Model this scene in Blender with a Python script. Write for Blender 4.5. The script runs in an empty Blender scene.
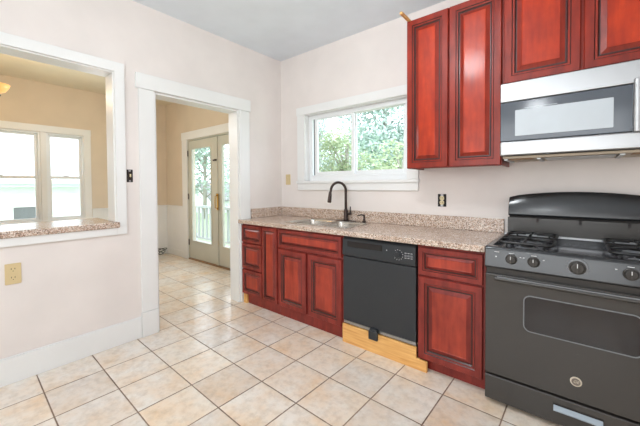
import bpy, bmesh, math, random
from mathutils import Vector, Matrix

C = bpy.context.scene.collection
random.seed(7)
PI = math.pi

# ------------------------------------------------------------------ camera
F_PX, YAW, PITCH, ROLL, SHIFT = 311.66, -0.6877, 0.0223, -0.0058, -20.85
CAM = Vector((2.8486, -2.7112, 1.2840))
F = Vector((math.sin(YAW) * math.cos(PITCH), math.cos(YAW) * math.cos(PITCH), -math.sin(PITCH)))
R0 = Vector((math.cos(YAW), -math.sin(YAW), 0))
U0 = R0.cross(F)
R = R0 * math.cos(ROLL) + U0 * math.sin(ROLL)
U = U0 * math.cos(ROLL) - R0 * math.sin(ROLL)
cd = bpy.data.cameras.new('camera')
cam = bpy.data.objects.new('camera', cd)
C.objects.link(cam)
cam.matrix_world = Matrix(((R.x, U.x, -F.x, CAM.x), (R.y, U.y, -F.y, CAM.y), (R.z, U.z, -F.z, CAM.z), (0, 0, 0, 1)))
cd.sensor_width = 36
cd.lens = F_PX * 36 / 640
cd.shift_y = SHIFT / 640
cd.clip_start = 0.05
cd.clip_end = 200
bpy.context.scene.camera = cam

# ------------------------------------------------------------------ world, light, exposure
W = bpy.data.worlds.new('world')
bpy.context.scene.world = W
W.use_nodes = True
bg = W.node_tree.nodes['Background']
bg.inputs[0].default_value = (0.82, 0.92, 1.0, 1)
bg.inputs[1].default_value = 3.9
vs = bpy.context.scene.view_settings
vs.view_transform = 'Standard'
vs.look = 'None'
vs.gamma = 1
vs.use_curve_mapping = False
vs.exposure = -0.18


def area(name, loc, rot, sx, sy, power, col=(1, 1, 1)):
    l = bpy.data.lights.new(name, 'AREA')
    l.shape = 'RECTANGLE'
    l.size, l.size_y, l.energy, l.color = sx, sy, power, col
    o = bpy.data.objects.new(name, l)
    o.location = loc
    o.rotation_euler = rot
    C.objects.link(o)
    return o


# added fills: area lights standing in for unseen windows, point lights in both rooms
area('rear_fill_light', (2.2, -4.72, 1.55), (PI / 2, 0, 0), 2.6, 1.7, 60, (0.90, 0.96, 1.0))  # added fill; the rear wall has no window opening
area('side_fill_light', (4.52, -2.6, 1.55), (PI / 2, 0, PI / 2), 1.8, 1.5, 10, (0.90, 0.96, 1.0))  # added fill; the right wall has no window opening


def bulb(name, loc, power, rad, col):
    l = bpy.data.lights.new(name, 'POINT')
    l.energy, l.shadow_soft_size, l.color = power, rad, col
    o = bpy.data.objects.new(name, l)
    o.location = loc
    C.objects.link(o)


bulb('kitchen_fill_light', (1.98, -1.55, 2.55), 38, 0.12, (0.92, 0.97, 1.0))  # added fill, placed for the highlight on the upper cabinet doors
bulb('kitchen_rear_fill_light', (2.4, -3.6, 2.40), 20, 0.12, (0.92, 0.97, 1.0))  # added fill behind the camera, without a fixture
bulb('dining_fill_light', (-1.6, -1.5, 2.15), 22, 0.16, (0.92, 0.97, 1.0))  # added fill for the dining room, without a fixture

# ------------------------------------------------------------------ materials


def L(c):
    out = []
    for v in c[:3]:
        v = v / 255
        out.append(v / 12.92 if v <= 0.04045 else ((v + 0.055) / 1.055) ** 2.4)
    return tuple(out) + (1,)


def mat(name, col, rough=0.5, metal=0.0, coat=0.0, spec=0.5, emit=None, es=0):
    m = bpy.data.materials.new(name)
    m.use_nodes = True
    b = m.node_tree.nodes['Principled BSDF']
    b.inputs['Base Color'].default_value = L(col)
    b.inputs['Roughness'].default_value = rough
    b.inputs['Metallic'].default_value = metal
    b.inputs['Coat Weight'].default_value = coat
    b.inputs['Coat Roughness'].default_value = 0.15
    b.inputs['Specular IOR Level'].default_value = spec
    if emit:
        b.inputs['Emission Color'].default_value = L(emit)
        b.inputs['Emission Strength'].default_value = es
    return m


class NT:
    def __init__(s, m):
        s.t = m.node_tree
        s.b = s.t.nodes['Principled BSDF']

    def n(s, typ, **kw):
        o = s.t.nodes.new(typ)
        for k, v in kw.items():
            setattr(o, k, v)
        return o

    def l(s, a, b):
        s.t.links.new(a, b)

    def noise(s, vec, scale, detail=3, rough=0.5):
        o = s.n('ShaderNodeTexNoise')
        o.inputs['Scale'].default_value = scale
        o.inputs['Detail'].default_value = detail
        o.inputs['Roughness'].default_value = rough
        s.l(vec, o.inputs['Vector'])
        return o

    def ramp(s, fac, stops, interp='LINEAR'):
        o = s.n('ShaderNodeValToRGB')
        o.color_ramp.interpolation = interp
        e = o.color_ramp.elements
        while len(e) < len(stops):
            e.new(0.5)
        for i, (p, c) in enumerate(stops):
            e[i].position = p
            e[i].color = c
        s.l(fac, o.inputs[0])
        return o

    def mix(s, fac, a, b, typ='MIX'):
        o = s.n('ShaderNodeMix', data_type='RGBA', blend_type=typ)
        for i, v in ((0, fac), (6, a), (7, b)):
            if isinstance(v, (int, float)):
                o.inputs[i].default_value = v
            elif isinstance(v, tuple):
                o.inputs[i].default_value = v
            else:
                s.l(v, o.inputs[i])
        return o.outputs[2]

    def math(s, op, a, b=None, c=None):
        o = s.n('ShaderNodeMath', operation=op)
        for i, v in enumerate((a, b, c)):
            if v is None:
                continue
            if isinstance(v, (int, float)):
                o.inputs[i].default_value = v
            else:
                s.l(v, o.inputs[i])
        return o.outputs[0]

    def pos(s):
        return s.n('ShaderNodeNewGeometry').outputs['Position']


def bump(t, h, strength=0.2, dist=0.01):
    b = t.n('ShaderNodeBump')
    b.inputs['Strength'].default_value = strength
    b.inputs['Distance'].default_value = dist
    t.l(h, b.inputs['Height'])
    t.l(b.outputs[0], t.b.inputs['Normal'])


def paint(name, col, rough=0.5, var=0.04):
    m = mat(name, col, rough)
    t = NT(m)
    n = t.noise(t.pos(), 2.3, 4)
    c = L(col)
    d = tuple(x * (1 - var * 2) for x in c[:3]) + (1,)
    r = t.ramp(n.outputs[0], [(0.3, d), (0.65, c)])
    t.l(r.outputs[0], t.b.inputs['Base Color'])
    n2 = t.noise(t.pos(), 90, 2)
    bump(t, n2.outputs[0], 0.06, 0.003)
    return m


M = {}
M['wall'] = paint('kitchen_wall_paint', (236, 228, 223), 0.55)
M['ceil'] = paint('ceiling_paint', (232, 239, 246), 0.7)
M['trim'] = paint('white_trim_paint', (238, 238, 236), 0.35, 0.02)
M['tan'] = paint('tan_wall_paint', (223, 207, 185), 0.6)
M['dceil'] = paint('dining_ceiling_paint', (232, 222, 198), 0.7)
M['vinyl'] = mat('white_vinyl', (238, 240, 241), 0.3)


def wood_red(name, a, b, coat=0.22):
    m = mat(name, a, 0.42, coat=coat, spec=0.3)
    t = NT(m)
    mp = t.n('ShaderNodeMapping')
    mp.inputs['Scale'].default_value = (9, 9, 1.6)
    t.l(t.pos(), mp.inputs[0])
    n = t.noise(mp.outputs[0], 2.4, 5, 0.6)
    n2 = t.noise(t.pos(), 5.5, 3, 0.6)
    r = t.ramp(n.outputs[0], [(0.28, L(b)), (0.68, L(a))])
    r2 = t.ramp(n2.outputs[0], [(0.3, (0.78, 0.74, 0.72, 1)), (0.65, (1.08, 1.08, 1.08, 1))])
    t.l(t.mix(1.0, r.outputs[0], r2.outputs[0], 'MULTIPLY'), t.b.inputs['Base Color'])
    return m


M['cherry'] = wood_red('cherry_wood', (152, 44, 22), (116, 28, 14))
M['cherry2'] = wood_red('cherry_wood_base', (150, 56, 46), (112, 38, 34))
M['panel'] = wood_red('cherry_panel_veneer', (188, 56, 10), (150, 34, 5), 0.22)
M['panel2'] = wood_red('cherry_base_panel_veneer', (180, 70, 48), (138, 48, 38), 0.22)
M['glaze'] = mat('dark_cherry_glaze', (58, 16, 12), 0.4, coat=0.3)
M['dark'] = mat('dark_gap', (26, 20, 18), 0.7)


def granite():
    m = mat('speckled_granite', (180, 160, 145), 0.2, spec=0.7)
    t = NT(m)
    v = t.n('ShaderNodeTexVoronoi')
    v.inputs['Scale'].default_value = 185
    t.l(t.pos(), v.inputs['Vector'])
    sep = t.n('ShaderNodeSeparateColor')
    t.l(v.outputs['Color'], sep.inputs[0])
    r = t.ramp(sep.outputs[0], [(0.0, L((120, 96, 82))), (0.12, L((186, 158, 138))), (0.38, L((212, 192, 176))),
                                (0.62, L((234, 222, 210))), (0.84, L((160, 142, 128))), (0.92, L((198, 166, 144)))], 'CONSTANT')
    n = t.noise(t.pos(), 14, 3)
    r2 = t.ramp(n.outputs[0], [(0.35, (0.9, 0.88, 0.87, 1)), (0.65, (1, 1, 1, 1))])
    t.l(t.mix(1.0, r.outputs[0], r2.outputs[0], 'MULTIPLY'), t.b.inputs['Base Color'])
    return m


M['granite'] = granite()


def tiles():
    m = mat('ceramic_floor_tile', (225, 205, 185), 0.3)
    t = NT(m)
    sp = t.n('ShaderNodeSeparateXYZ')
    t.l(t.pos(), sp.inputs[0])
    a, ts = -0.0229, 0.3164
    ca, sa = math.cos(a), math.sin(a)
    dx = t.math('SUBTRACT', sp.outputs[0], 0.3119)
    dy = t.math('SUBTRACT', sp.outputs[1], -1.6949)
    u = t.math('DIVIDE', t.math('ADD', t.math('MULTIPLY', dx, ca), t.math('MULTIPLY', dy, sa)), ts)
    v = t.math('DIVIDE', t.math('SUBTRACT', t.math('MULTIPLY', dy, ca), t.math('MULTIPLY', dx, sa)), ts)
    fu, fv = t.math('FRACT', u), t.math('FRACT', v)
    iu, iv = t.math('FLOOR', u), t.math('FLOOR', v)
    eu = t.math('MINIMUM', fu, t.math('SUBTRACT', 1.0, fu))
    ev = t.math('MINIMUM', fv, t.math('SUBTRACT', 1.0, fv))
    e = t.math('MINIMUM', eu, ev)
    wob = t.noise(t.pos(), 40, 2)
    e2 = t.math('ADD', e, t.math('MULTIPLY', t.math('SUBTRACT', wob.outputs[0], 0.5), 0.008))
    cb = t.n('ShaderNodeCombineXYZ')
    t.l(iu, cb.inputs[0])
    t.l(iv, cb.inputs[1])
    wn = t.n('ShaderNodeTexWhiteNoise', noise_dimensions='2D')
    t.l(cb.outputs[0], wn.inputs['Vector'])
    off = t.n('ShaderNodeVectorMath', operation='MULTIPLY_ADD')
    t.l(wn.outputs['Color'], off.inputs[0])
    off.inputs[1].default_value = (7, 7, 7)
    t.l(t.pos(), off.inputs[2])
    n = t.noise(off.outputs[0], 3.4, 5, 0.65)
    n2 = t.noise(off.outputs[0], 22, 5, 0.65)
    base = t.ramp(n.outputs[0], [(0.28, L((232, 204, 172))), (0.45, L((235, 219, 201))), (0.62, L((237, 230, 221)))])
    rt = t.ramp(wn.outputs['Value'], [(0, (0.86, 0.85, 0.85, 1)), (0.5, (0.97, 0.965, 0.96, 1)), (1, (1.0, 0.98, 0.94, 1))])
    c1 = t.mix(1.0, base.outputs[0], rt.outputs[0], 'MULTIPLY')
    mt = t.ramp(n2.outputs[0], [(0.3, (0.86, 0.84, 0.82, 1)), (0.56, (1.03, 1.03, 1.03, 1))])
    c2 = t.mix(1.0, c1, mt.outputs[0], 'MULTIPLY')
    g = t.ramp(e2, [(0.009, (1, 1, 1, 1)), (0.014, (0, 0, 0, 1))])
    gn = t.noise(t.pos(), 3.0, 3)
    gc = t.ramp(gn.outputs[0], [(0.35, L((104, 82, 66))), (0.65, L((146, 122, 102)))])
    t.l(t.mix(g.outputs[0], c2, gc.outputs[0]), t.b.inputs['Base Color'])
    rr = t.ramp(g.outputs[0], [(0, (0.2, 0.2, 0.2, 1)), (1, (0.8, 0.8, 0.8, 1))])
    t.l(rr.outputs[0], t.b.inputs['Roughness'])
    h = t.ramp(e2, [(0.006, (0, 0, 0, 1)), (0.02, (1, 1, 1, 1))])
    hh = t.math('ADD', h.outputs[0], t.math('MULTIPLY', n2.outputs[0], 0.25))
    bump(t, hh, 0.5, 0.003)
    return m


M['tile'] = tiles()


def pine():
    m = mat('pale_pine_board', (232, 178, 104), 0.55)
    t = NT(m)
    mp = t.n('ShaderNodeMapping')
    mp.inputs['Scale'].default_value = (2, 10, 26)
    t.l(t.pos(), mp.inputs[0])
    n = t.noise(mp.outputs[0], 2.2, 4)
    r = t.ramp(n.outputs[0], [(0.3, L((214, 150, 80))), (0.65, L((240, 190, 118)))])
    t.l(r.outputs[0], t.b.inputs['Base Color'])
    return m


M['pine'] = pine()


def smudged(name, col, r0, r1, spec=0.5):
    m = mat(name, col, r0, spec=spec)
    t = NT(m)
    t.b.inputs['Roughness'].default_value = (r0 + r1) / 2
    n2 = t.noise(t.pos(), 60, 3, 0.7)
    c = L(col)
    r2 = t.ramp(n2.outputs[0], [(0.72, c), (0.82, tuple(min(1, x * 1.8 + .02) for x in c[:3]) + (1,))])
    t.l(r2.outputs[0], t.b.inputs['Base Color'])
    return m


M['black'] = smudged('black_enamel', (62, 59, 56), 0.22, 0.30)
M['dwblack'] = smudged('black_dishwasher_panel', (44, 48, 52), 0.22, 0.34)
M['gloss'] = smudged('glossy_black_enamel', (40, 41, 43), 0.12, 0.26, 0.6)
M['tray'] = mat('polished_black_tray', (74, 73, 80), 0.14, spec=1.0)
M['blackglass'] = mat('dark_oven_glass', (38, 34, 34), 0.08)
M['castiron'] = mat('black_cast_iron', (20, 20, 21), 0.3)
M['grey'] = mat('grey_plastic', (120, 122, 125), 0.4)
M['chrome'] = mat('chrome_trim', (200, 204, 208), 0.18, 1.0)
M['steel'] = mat('brushed_stainless_steel', (176, 177, 178), 0.38, 1.0)
M['sinksteel'] = mat('sink_stainless_steel', (200, 196, 190), 0.25, 1.0)
M['mwglass'] = mat('microwave_dark_glass', (84, 90, 98), 0.12)
M['mwwindow'] = mat('microwave_window_screen', (186, 193, 198), 0.3)
M['bronze'] = mat('oil_rubbed_bronze', (66, 54, 50), 0.3, 0.6)
M['beige'] = mat('beige_plastic', (214, 192, 146), 0.4)
M['ivory'] = mat('ivory_plastic', (226, 212, 170), 0.4)
M['socket'] = mat('dark_socket_slot', (60, 44, 34), 0.6)
M['handlegrey'] = mat('pale_blue_grey_handle', (150, 162, 172), 0.35)
M['white'] = mat('white_marking', (226, 226, 226), 0.5)
M['badge'] = mat('cream_badge', (206, 196, 178), 0.4)
M['badgeface'] = mat('taupe_badge_face', (112, 102, 92), 0.4)
M['brass'] = mat('polished_brass', (206, 164, 92), 0.25, 0.9)
M['doorpaint'] = paint('cream_door_paint', (206, 204, 190), 0.4)
M['bulbglass'] = mat('lit_bulb_glass', (250, 248, 240), 0.4, emit=(255, 250, 240), es=6)  # glow of the added kitchen ceiling lamp
M['amber'] = mat('amber_glass_shade', (232, 190, 120), 0.3, emit=(255, 200, 120), es=0.5)
M['wood'] = mat('oak_threshold', (150, 116, 82), 0.5)
M['rust'] = mat('terracotta', (190, 110, 90), 0.7)
M['underside'] = mat('microwave_underside', (176, 160, 138), 0.5)


def glass():
    m = bpy.data.materials.new('window_glass')
    m.use_nodes = True
    t = m.node_tree
    t.nodes.clear()
    o = t.nodes.new('ShaderNodeOutputMaterial')
    tr = t.nodes.new('ShaderNodeBsdfTransparent')
    gl = t.nodes.new('ShaderNodeBsdfGlossy')
    gl.inputs['Roughness'].default_value = 0.03
    fr = t.nodes.new('ShaderNodeFresnel')
    fr.inputs[0].default_value = 1.4
    mx = t.nodes.new('ShaderNodeMixShader')
    ge = t.nodes.new('ShaderNodeNewGeometry')
    ml = t.nodes.new('ShaderNodeMath')
    ml.operation = 'MULTIPLY_ADD'
    ml.inputs[1].default_value = 1 / 1.4 - 1.4
    ml.inputs[2].default_value = 1.4
    t.links.new(ge.outputs['Backfacing'], ml.inputs[0])
    t.links.new(ml.outputs[0], fr.inputs[0])
    t.links.new(fr.outputs[0], mx.inputs[0])
    t.links.new(tr.outputs[0], mx.inputs[1])
    t.links.new(gl.outputs[0], mx.inputs[2])
    t.links.new(mx.outputs[0], o.inputs[0])
    return m


M['glass'] = glass()

# ------------------------------------------------------------------ mesh helpers


def box(bm, x0, x1, y0, y1, z0, z1, mi=0):
    vs_ = [bm.verts.new((x, y, z)) for x in (x0, x1) for y in (y0, y1) for z in (z0, z1)]
    for f in ((0, 1, 3, 2), (4, 6, 7, 5), (0, 4, 5, 1), (2, 3, 7, 6), (0, 2, 6, 4), (1, 5, 7, 3)):
        bm.faces.new([vs_[i] for i in f]).material_index = mi
    return vs_


def obj(name, bm, mats, parent=None, bevel=0, smooth=False, seg=2):
    bmesh.ops.recalc_face_normals(bm, faces=bm.faces[:])
    me = bpy.data.meshes.new(name)
    bm.to_mesh(me)
    bm.free()
    for m in (mats if isinstance(mats, (list, tuple)) else [mats]):
        me.materials.append(m)
    if smooth:
        for p in me.polygons:
            p.use_smooth = True
    o = bpy.data.objects.new(name, me)
    C.objects.link(o)
    if parent:
        o.parent = parent
        o.matrix_parent_inverse = Matrix.Translation(parent.location).inverted() if parent.type == 'EMPTY' else parent.matrix_parent_inverse
        if parent.type != 'EMPTY':
            o.matrix_parent_inverse = Matrix.Identity(4)
            top = parent
            # a sub-part: its parent mesh sits in world coordinates already
    if bevel:
        b = o.modifiers.new('bevel', 'BEVEL')
        b.width = bevel
        b.segments = seg
        b.limit_method = 'ANGLE'
        b.angle_limit = 0.7
        for p in me.polygons:
            p.use_smooth = True
        w = o.modifiers.new('wn', 'WEIGHTED_NORMAL')
    return o


def boxes(name, lst, m, parent=None, bevel=0):
    bm = bmesh.new()
    for b in lst:
        box(bm, *b)
    return obj(name, bm, m, parent, bevel)


def thing(name, label, cat, loc, group=None):
    o = bpy.data.objects.new(name, None)
    o.empty_display_size = 0.05
    o.location = loc
    C.objects.link(o)
    return tag(o, label, cat, group)


def tag(o, label=None, cat=None, group=None, kind=None):
    if label:
        o['label'] = label
    if cat:
        o['category'] = cat
    if group:
        o['group'] = group
    if kind:
        o['kind'] = kind
    return o


def struct(o, label=None, cat=None):
    return tag(o, label, cat, None, 'structure')


def slab2d(bm, outer, holes, conv, a0, a1, mi=0):
    """extruded polygon with holes; conv(u, v, a) -> 3D point"""
    tmp = bmesh.new()
    loops = []
    for lp in [outer] + holes:
        v = [tmp.verts.new((p[0], p[1], 0)) for p in lp]
        for i in range(len(v)):
            tmp.edges.new((v[i], v[(i + 1) % len(v)]))
        loops.append(lp)
    bmesh.ops.triangle_fill(tmp, edges=tmp.edges[:], use_beauty=True, use_dissolve=False)
    tmp.verts.index_update()
    vv = [tuple(v.co[:2]) for v in tmp.verts]
    ff = [[v.index for v in f.verts] for f in tmp.faces]
    tmp.free()
    A = [bm.verts.new(conv(p[0], p[1], a0)) for p in vv]
    B = [bm.verts.new(conv(p[0], p[1], a1)) for p in vv]
    for f in ff:
        bm.faces.new([A[i] for i in f]).material_index = mi
        bm.faces.new([B[i] for i in reversed(f)]).material_index = mi
    k = 0
    for lp in loops:
        n = len(lp)
        for i in range(n):
            a, b = k + i, k + (i + 1) % n
            bm.faces.new((A[a], A[b], B[b], B[a])).material_index = mi
        k += n


XY = lambda u, v, a: (u, v, a)
YZ = lambda u, v, a: (a, u, v)
XZ = lambda u, v, a: (u, a, v)


def rect(a, b, c, d):
    return [(a, c), (b, c), (b, d), (a, d)]


def rrect(a, b, c, d, r, n=5):
    pts = []
    for cx, cy, s in ((b - r, d - r, 0), (a + r, d - r, 1), (a + r, c + r, 2), (b - r, c + r, 3)):
        for i in range(n + 1):
            t = (s + i / n) * PI / 2
            pts.append((cx + r * math.cos(t), cy + r * math.sin(t)))
    return pts


def loft(bm, rings, cap0=True, cap1=True, mi=0):
    R_ = [[bm.verts.new(p) for p in r] for r in rings]
    n = len(R_[0])
    for k in range(len(R_) - 1):
        for i in range(n):
            j = (i + 1) % n
            f = bm.faces.new((R_[k][i], R_[k][j], R_[k + 1][j], R_[k + 1][i]))
            f.material_index = mi[k] if isinstance(mi, (list, tuple)) else mi
    if cap0:
        bm.faces.new(R_[0][::-1])
    if cap1:
        f = bm.faces.new(R_[-1])
        f.material_index = mi[-1] if isinstance(mi, (list, tuple)) else mi
    return R_


def lathe(bm, prof, loc, axis='z', n=20, mi=0, caps=True):
    rings = []
    for r, h in prof:
        ring = []
        for i in range(n):
            t = 2 * PI * i / n
            a, b = r * math.cos(t), r * math.sin(t)
            if axis == 'z':
                p = (loc[0] + a, loc[1] + b, loc[2] + h)
            elif axis == 'y':
                p = (loc[0] + a, loc[1] - h, loc[2] + b)
            else:
                p = (loc[0] + h, loc[1] + a, loc[2] + b)
            ring.append(p)
        rings.append(ring)
    loft(bm, rings, caps, caps, mi)


def tube(bm, pts, r, n=8, closed=False, mi=0):
    pts = [Vector(p) for p in pts]
    rr = r if isinstance(r, (list, tuple)) else [r] * len(pts)
    rings = []
    up = Vector((0, 0, 1))
    prev = None
    for i, p in enumerate(pts):
        a = pts[max(i - 1, 0)]
        b = pts[min(i + 1, len(pts) - 1)]
        d = (b - a).normalized()
        if prev is None:
            ref = up if abs(d.dot(up)) < 0.9 else Vector((1, 0, 0))
            s = d.cross(ref).normalized()
        else:
            s = (prev - d * prev.dot(d)).normalized()
        prev = s
        t = d.cross(s)
        rings.append([p + (s * math.cos(2 * PI * k / n) + t * math.sin(2 * PI * k / n)) * rr[i] for k in range(n)])
    loft(bm, rings, True, True, mi)


# ------------------------------------------------------------------ the setting
H = 2.82
WT = 0.16            # thickness of the wall between kitchen and dining room
DX, DY = -3.23, 0.05  # dining room's far corner
KX, KY = 4.6, -4.8
DYS = -4.2

bm = bmesh.new()
box(bm, DX - .12, KX + .12, KY - .12, DY + .14, -0.1, 0)
struct(obj('floor', bm, M['tile']), 'cream and peach square ceramic tile floor with brown grout', 'floor')
bm = bmesh.new()
box(bm, -WT / 2, KX + .12, KY - .12, 0.14, H, H + .1)
struct(obj('ceiling', bm, M['ceil']), 'plain pale grey kitchen ceiling', 'ceiling')
bm = bmesh.new()
box(bm, DX - .12, -WT / 2, KY - .12, DY + .14, H, H + .1)
struct(obj('ceiling_dining', bm, M['dceil']), 'cream ceiling of the dining room beyond the opening', 'ceiling')

PT = (-3.15, -1.815, 0.951, 2.20)    # pass-through opening y0 y1 z0 z1
DR = (-1.518, -0.635, 0, 2.105)       # doorway
# kitchen side skin and dining side skin of the dividing wall
for nm, a0, a1, mm, yb, lab in (('wall_left', -0.08, 0.0, 'wall', 0.0, 'pale pinkish kitchen wall with a pass-through and a doorway'),
                                ('wall_left_dining_face', -WT, -0.08, 'tan', DY, 'dining room side of the dividing wall')):
    bm = bmesh.new()
    outer = [(KY, 0), (DR[0], 0), (DR[0], DR[3]), (DR[1], DR[3]), (DR[1], 0), (yb, 0), (yb, H), (KY, H)]
    slab2d(bm, outer, [rect(*PT)], YZ, a0, a1)
    struct(obj(nm, bm, M[mm]), lab, 'wall')
WIN = (0.40, 1.665, 1.325, 2.105)
bm = bmesh.new()
slab2d(bm, rect(-0.08, KX, 0, H), [rect(*WIN)], XZ, 0, 0.14)
struct(obj('wall_back', bm, M['wall']), 'pale pinkish kitchen wall behind the sink and the range', 'wall')
FD = (-2.43, -0.60, 0, 2.09)
bm = bmesh.new()
slab2d(bm, [(DX, 0), (FD[0], 0), (FD[0], FD[3]), (FD[1], FD[3]), (FD[1], 0), (-.08, 0), (-.08, H), (DX, H)], [], XZ, DY, DY + .14)
struct(obj('wall_dining_back', bm, M['tan']), 'tan dining room wall round the glazed doors', 'wall')
DW1 = (-1.705, -1.24, 0.78, 2.09)
DW2 = (-2.62, -1.77, 0.78, 2.09)
bm = bmesh.new()
slab2d(bm, rect(KY, DY + .14, 0, H), [rect(DW2[0], DW1[1], DW1[2], DW1[3])], YZ, DX - .12, DX)
struct(obj('wall_dining_far', bm, M['tan']), 'tan dining room wall holding the twin windows', 'wall')
# rear and right wall of the kitchen (behind the camera), dining end wall
bm = bmesh.new()
slab2d(bm, rect(-.08, KX, 0, H), [], XZ, KY - .12, KY)
struct(obj('wall_rear', bm, M['wall']), 'kitchen wall behind the viewpoint', 'wall')
bm = bmesh.new()
slab2d(bm, rect(KY - .12, .14, 0, H), [], YZ, KX, KX + .12)
struct(obj('wall_right', bm, M['wall']), 'kitchen wall right of the range', 'wall')
bm = bmesh.new()
slab2d(bm, rect(DX, -.08, 0, H), [], XZ, KY - .12, KY)
struct(obj('wall_dining_rear', bm, M['tan']), 'dining room end wall', 'wall')


def trim(name, lst, label, bevel=0.002, cat='trim', m='trim'):
    return struct(boxes(name, lst, M[m], None, bevel), label, cat)


T = 0.02
# door casing on the kitchen side
trim('trim_1', [(0, T, -1.645, DR[0], 0.212, DR[3]), (0, T, DR[1], -0.503, 0.0, DR[3]),
                (0, T + .006, -1.65, DR[0], 0, 0.21),
                (0, T + .008, -1.665, -0.49, DR[3] + .001, 2.233)], 'white flat casing round the doorway')
trim('trim_2', [(-WT, 0.001, DR[0] - .001, DR[0] + .018, 0, DR[3]), (-WT, 0.001, DR[1] - .018, DR[1] + .001, 0, DR[3]),
                (-WT, 0.001, DR[0] + .018, DR[1] - .018, DR[3] - .018, DR[3])], 'white jamb lining the doorway')
trim('trim_3', [(0, T, PT[1] - .005, -1.75, 0.898, 2.271), (0, T, PT[0], PT[1] - .005, PT[3] - .005, 2.271),
                (0, T, PT[0], PT[1] - .005, 0.898, PT[2] + .002)],
     'white flat casing round the pass-through opening')
trim('trim_4', [(-WT, 0.001, PT[1] - .015, PT[1] + .001, PT[2] + .05, PT[3]), (-WT, 0.001, PT[0], PT[1] - .015, PT[3] - .015, PT[3])],
     'white lining of the pass-through opening')
# dining side casings of the pass-through and doorway
trim('trim_5', [(-WT - .02, -WT, PT[1], PT[1] + .11, .95, 2.3), (-WT - .02, -WT, PT[0], PT[1], PT[3], 2.3),
                (-WT - .02, -WT, DR[0] - .11, DR[0], 0, 2.2), (-WT - .02, -WT, DR[1], DR[1] + .12, 0, 2.2), (-WT - .02, -WT, DR[0], DR[1], DR[3], 2.2)],
     'white casing on the dining room side')
trim('baseboard_left', [(0, .015, KY, -1.652, 0, .168), (0, .011, KY, -1.652, .168, .178)], 'tall white baseboard under the pass-through', .003, 'baseboard')
trim('baseboard_back', [(3.32, KX, -.015, 0, 0, .168)], 'tall white baseboard right of the range', .003, 'baseboard')
trim('baseboard_dining_far', [(DX, DX + .015, KY, DY, 0, .11)], 'white baseboard of the far dining wall', .003, 'baseboard')
trim('baseboard_dining_back', [(DX + .015, -2.59, DY - .015, DY, 0, .11)], 'white baseboard beside the glazed doors', .003, 'baseboard')
trim('trim_6', [(DX, DX + .008, KY, DW2[0] - .09, .11, .90), (DX, DX + .008, DW1[1] + .09, DY, .11, .90), (DX, DX + .008, DW2[0] - .09, DW1[1] + .09, .11, .70),
                (DX, DX + .025, DW1[1] + .09, DY, .90, .925), (DX + .008, -2.59, DY - .008, DY, .11, .90), (DX + .025, -2.59, DY - .025, DY, .90, .925)],
     'white wainscot panel with a cap rail in the dining room')
trim('trim_7', [(DX, DX + .02, DW1[1] - .01, DW1[1] + .082, .72, 2.09), (DX, DX + .02, DW2[0] - .115, DW2[0] + .01, .72, 2.09),
                (DX, DX + .024, DW2[0] - .12, DW1[1] + .085, 2.09, 2.19), (DX - .1, DX + .012, DW2[1], DW1[0], .78, 2.09),
                (DX - .1, DX + .05, DW2[0] - .12, DW1[1] + .12, .745, .785)], 'white casing round the twin dining windows')
trim('trim_8', [(-2.587, FD[0] + .012, DY - .02, DY, 0, 2.09), (FD[1] - .012, -.45, DY - .02, DY, 0, 2.09), (-2.6, -.44, DY - .022, DY, 2.09, 2.222)],
     'white casing round the glazed doors')
trim('trim_9', [(FD[0], FD[1], DY - .01, DY + .14, 0, .018)], 'oak threshold of the glazed doors', .002, 'threshold', 'wood')
# kitchen window casing, stool and apron
trim('trim_10', [(.293, WIN[0] + .006, -.02, 0, 1.335, WIN[3] - .005), (WIN[1] - .006, 1.765, -.02, 0, 1.335, WIN[3] - .005),
                 (.285, 1.772, -.026, 0, WIN[3] - .005, 2.19),
                 (.285, 1.772, -.035, .13, 1.305, 1.333), (.293, 1.765, -.02, 0, 1.23, 1.305),
                 (WIN[0], WIN[0] + .012, 0, .13, 1.333, WIN[3]), (WIN[1] - .012, WIN[1], 0, .13, 1.333, WIN[3]),
                 (WIN[0], WIN[1], 0, .13, WIN[3] - .012, WIN[3])], 'white casing, stool and apron of the sink window')


def frame_boxes(a0, a1, z0, z1, w, c0, c1, axis='x'):
    l = [(a0, a0 + w, z0, z1), (a1 - w, a1, z0, z1), (a0 + w, a1 - w, z0, z0 + w), (a0 + w, a1 - w, z1 - w, z1)]
    if axis == 'x':
        return [(p, q, c0, c1, r, s) for p, q, r, s in l]
    return [(c0, c1, p, q, r, s) for p, q, r, s in l]


# window_1: slider over the sink
w1 = struct(boxes('window_1', frame_boxes(.412, 1.653, 1.333, 2.093, .045, .06, .13) + [(.457, 1.608, .065, .125, 1.378, 1.40)], M['vinyl'], None, .003), 'white vinyl sliding window above the sink', 'window')
boxes('window_sash', frame_boxes(.49, 1.035, 1.40, 2.075, .038, .07, .095), M['vinyl'], w1, .003)
boxes('window_sash', frame_boxes(1.005, 1.612, 1.40, 2.08, .038, .1, .122), M['vinyl'], w1, .003)
boxes('window_glass', [(.528, .997, .082, .084, 1.438, 2.037)], M['glass'], w1)
boxes('window_glass', [(1.043, 1.574, .11, .112, 1.438, 2.042)], M['glass'], w1)
boxes('insect_screen_frame', [(.478, .49, .066, .08, 1.40, 2.048)], M['grey'], w1)
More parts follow.
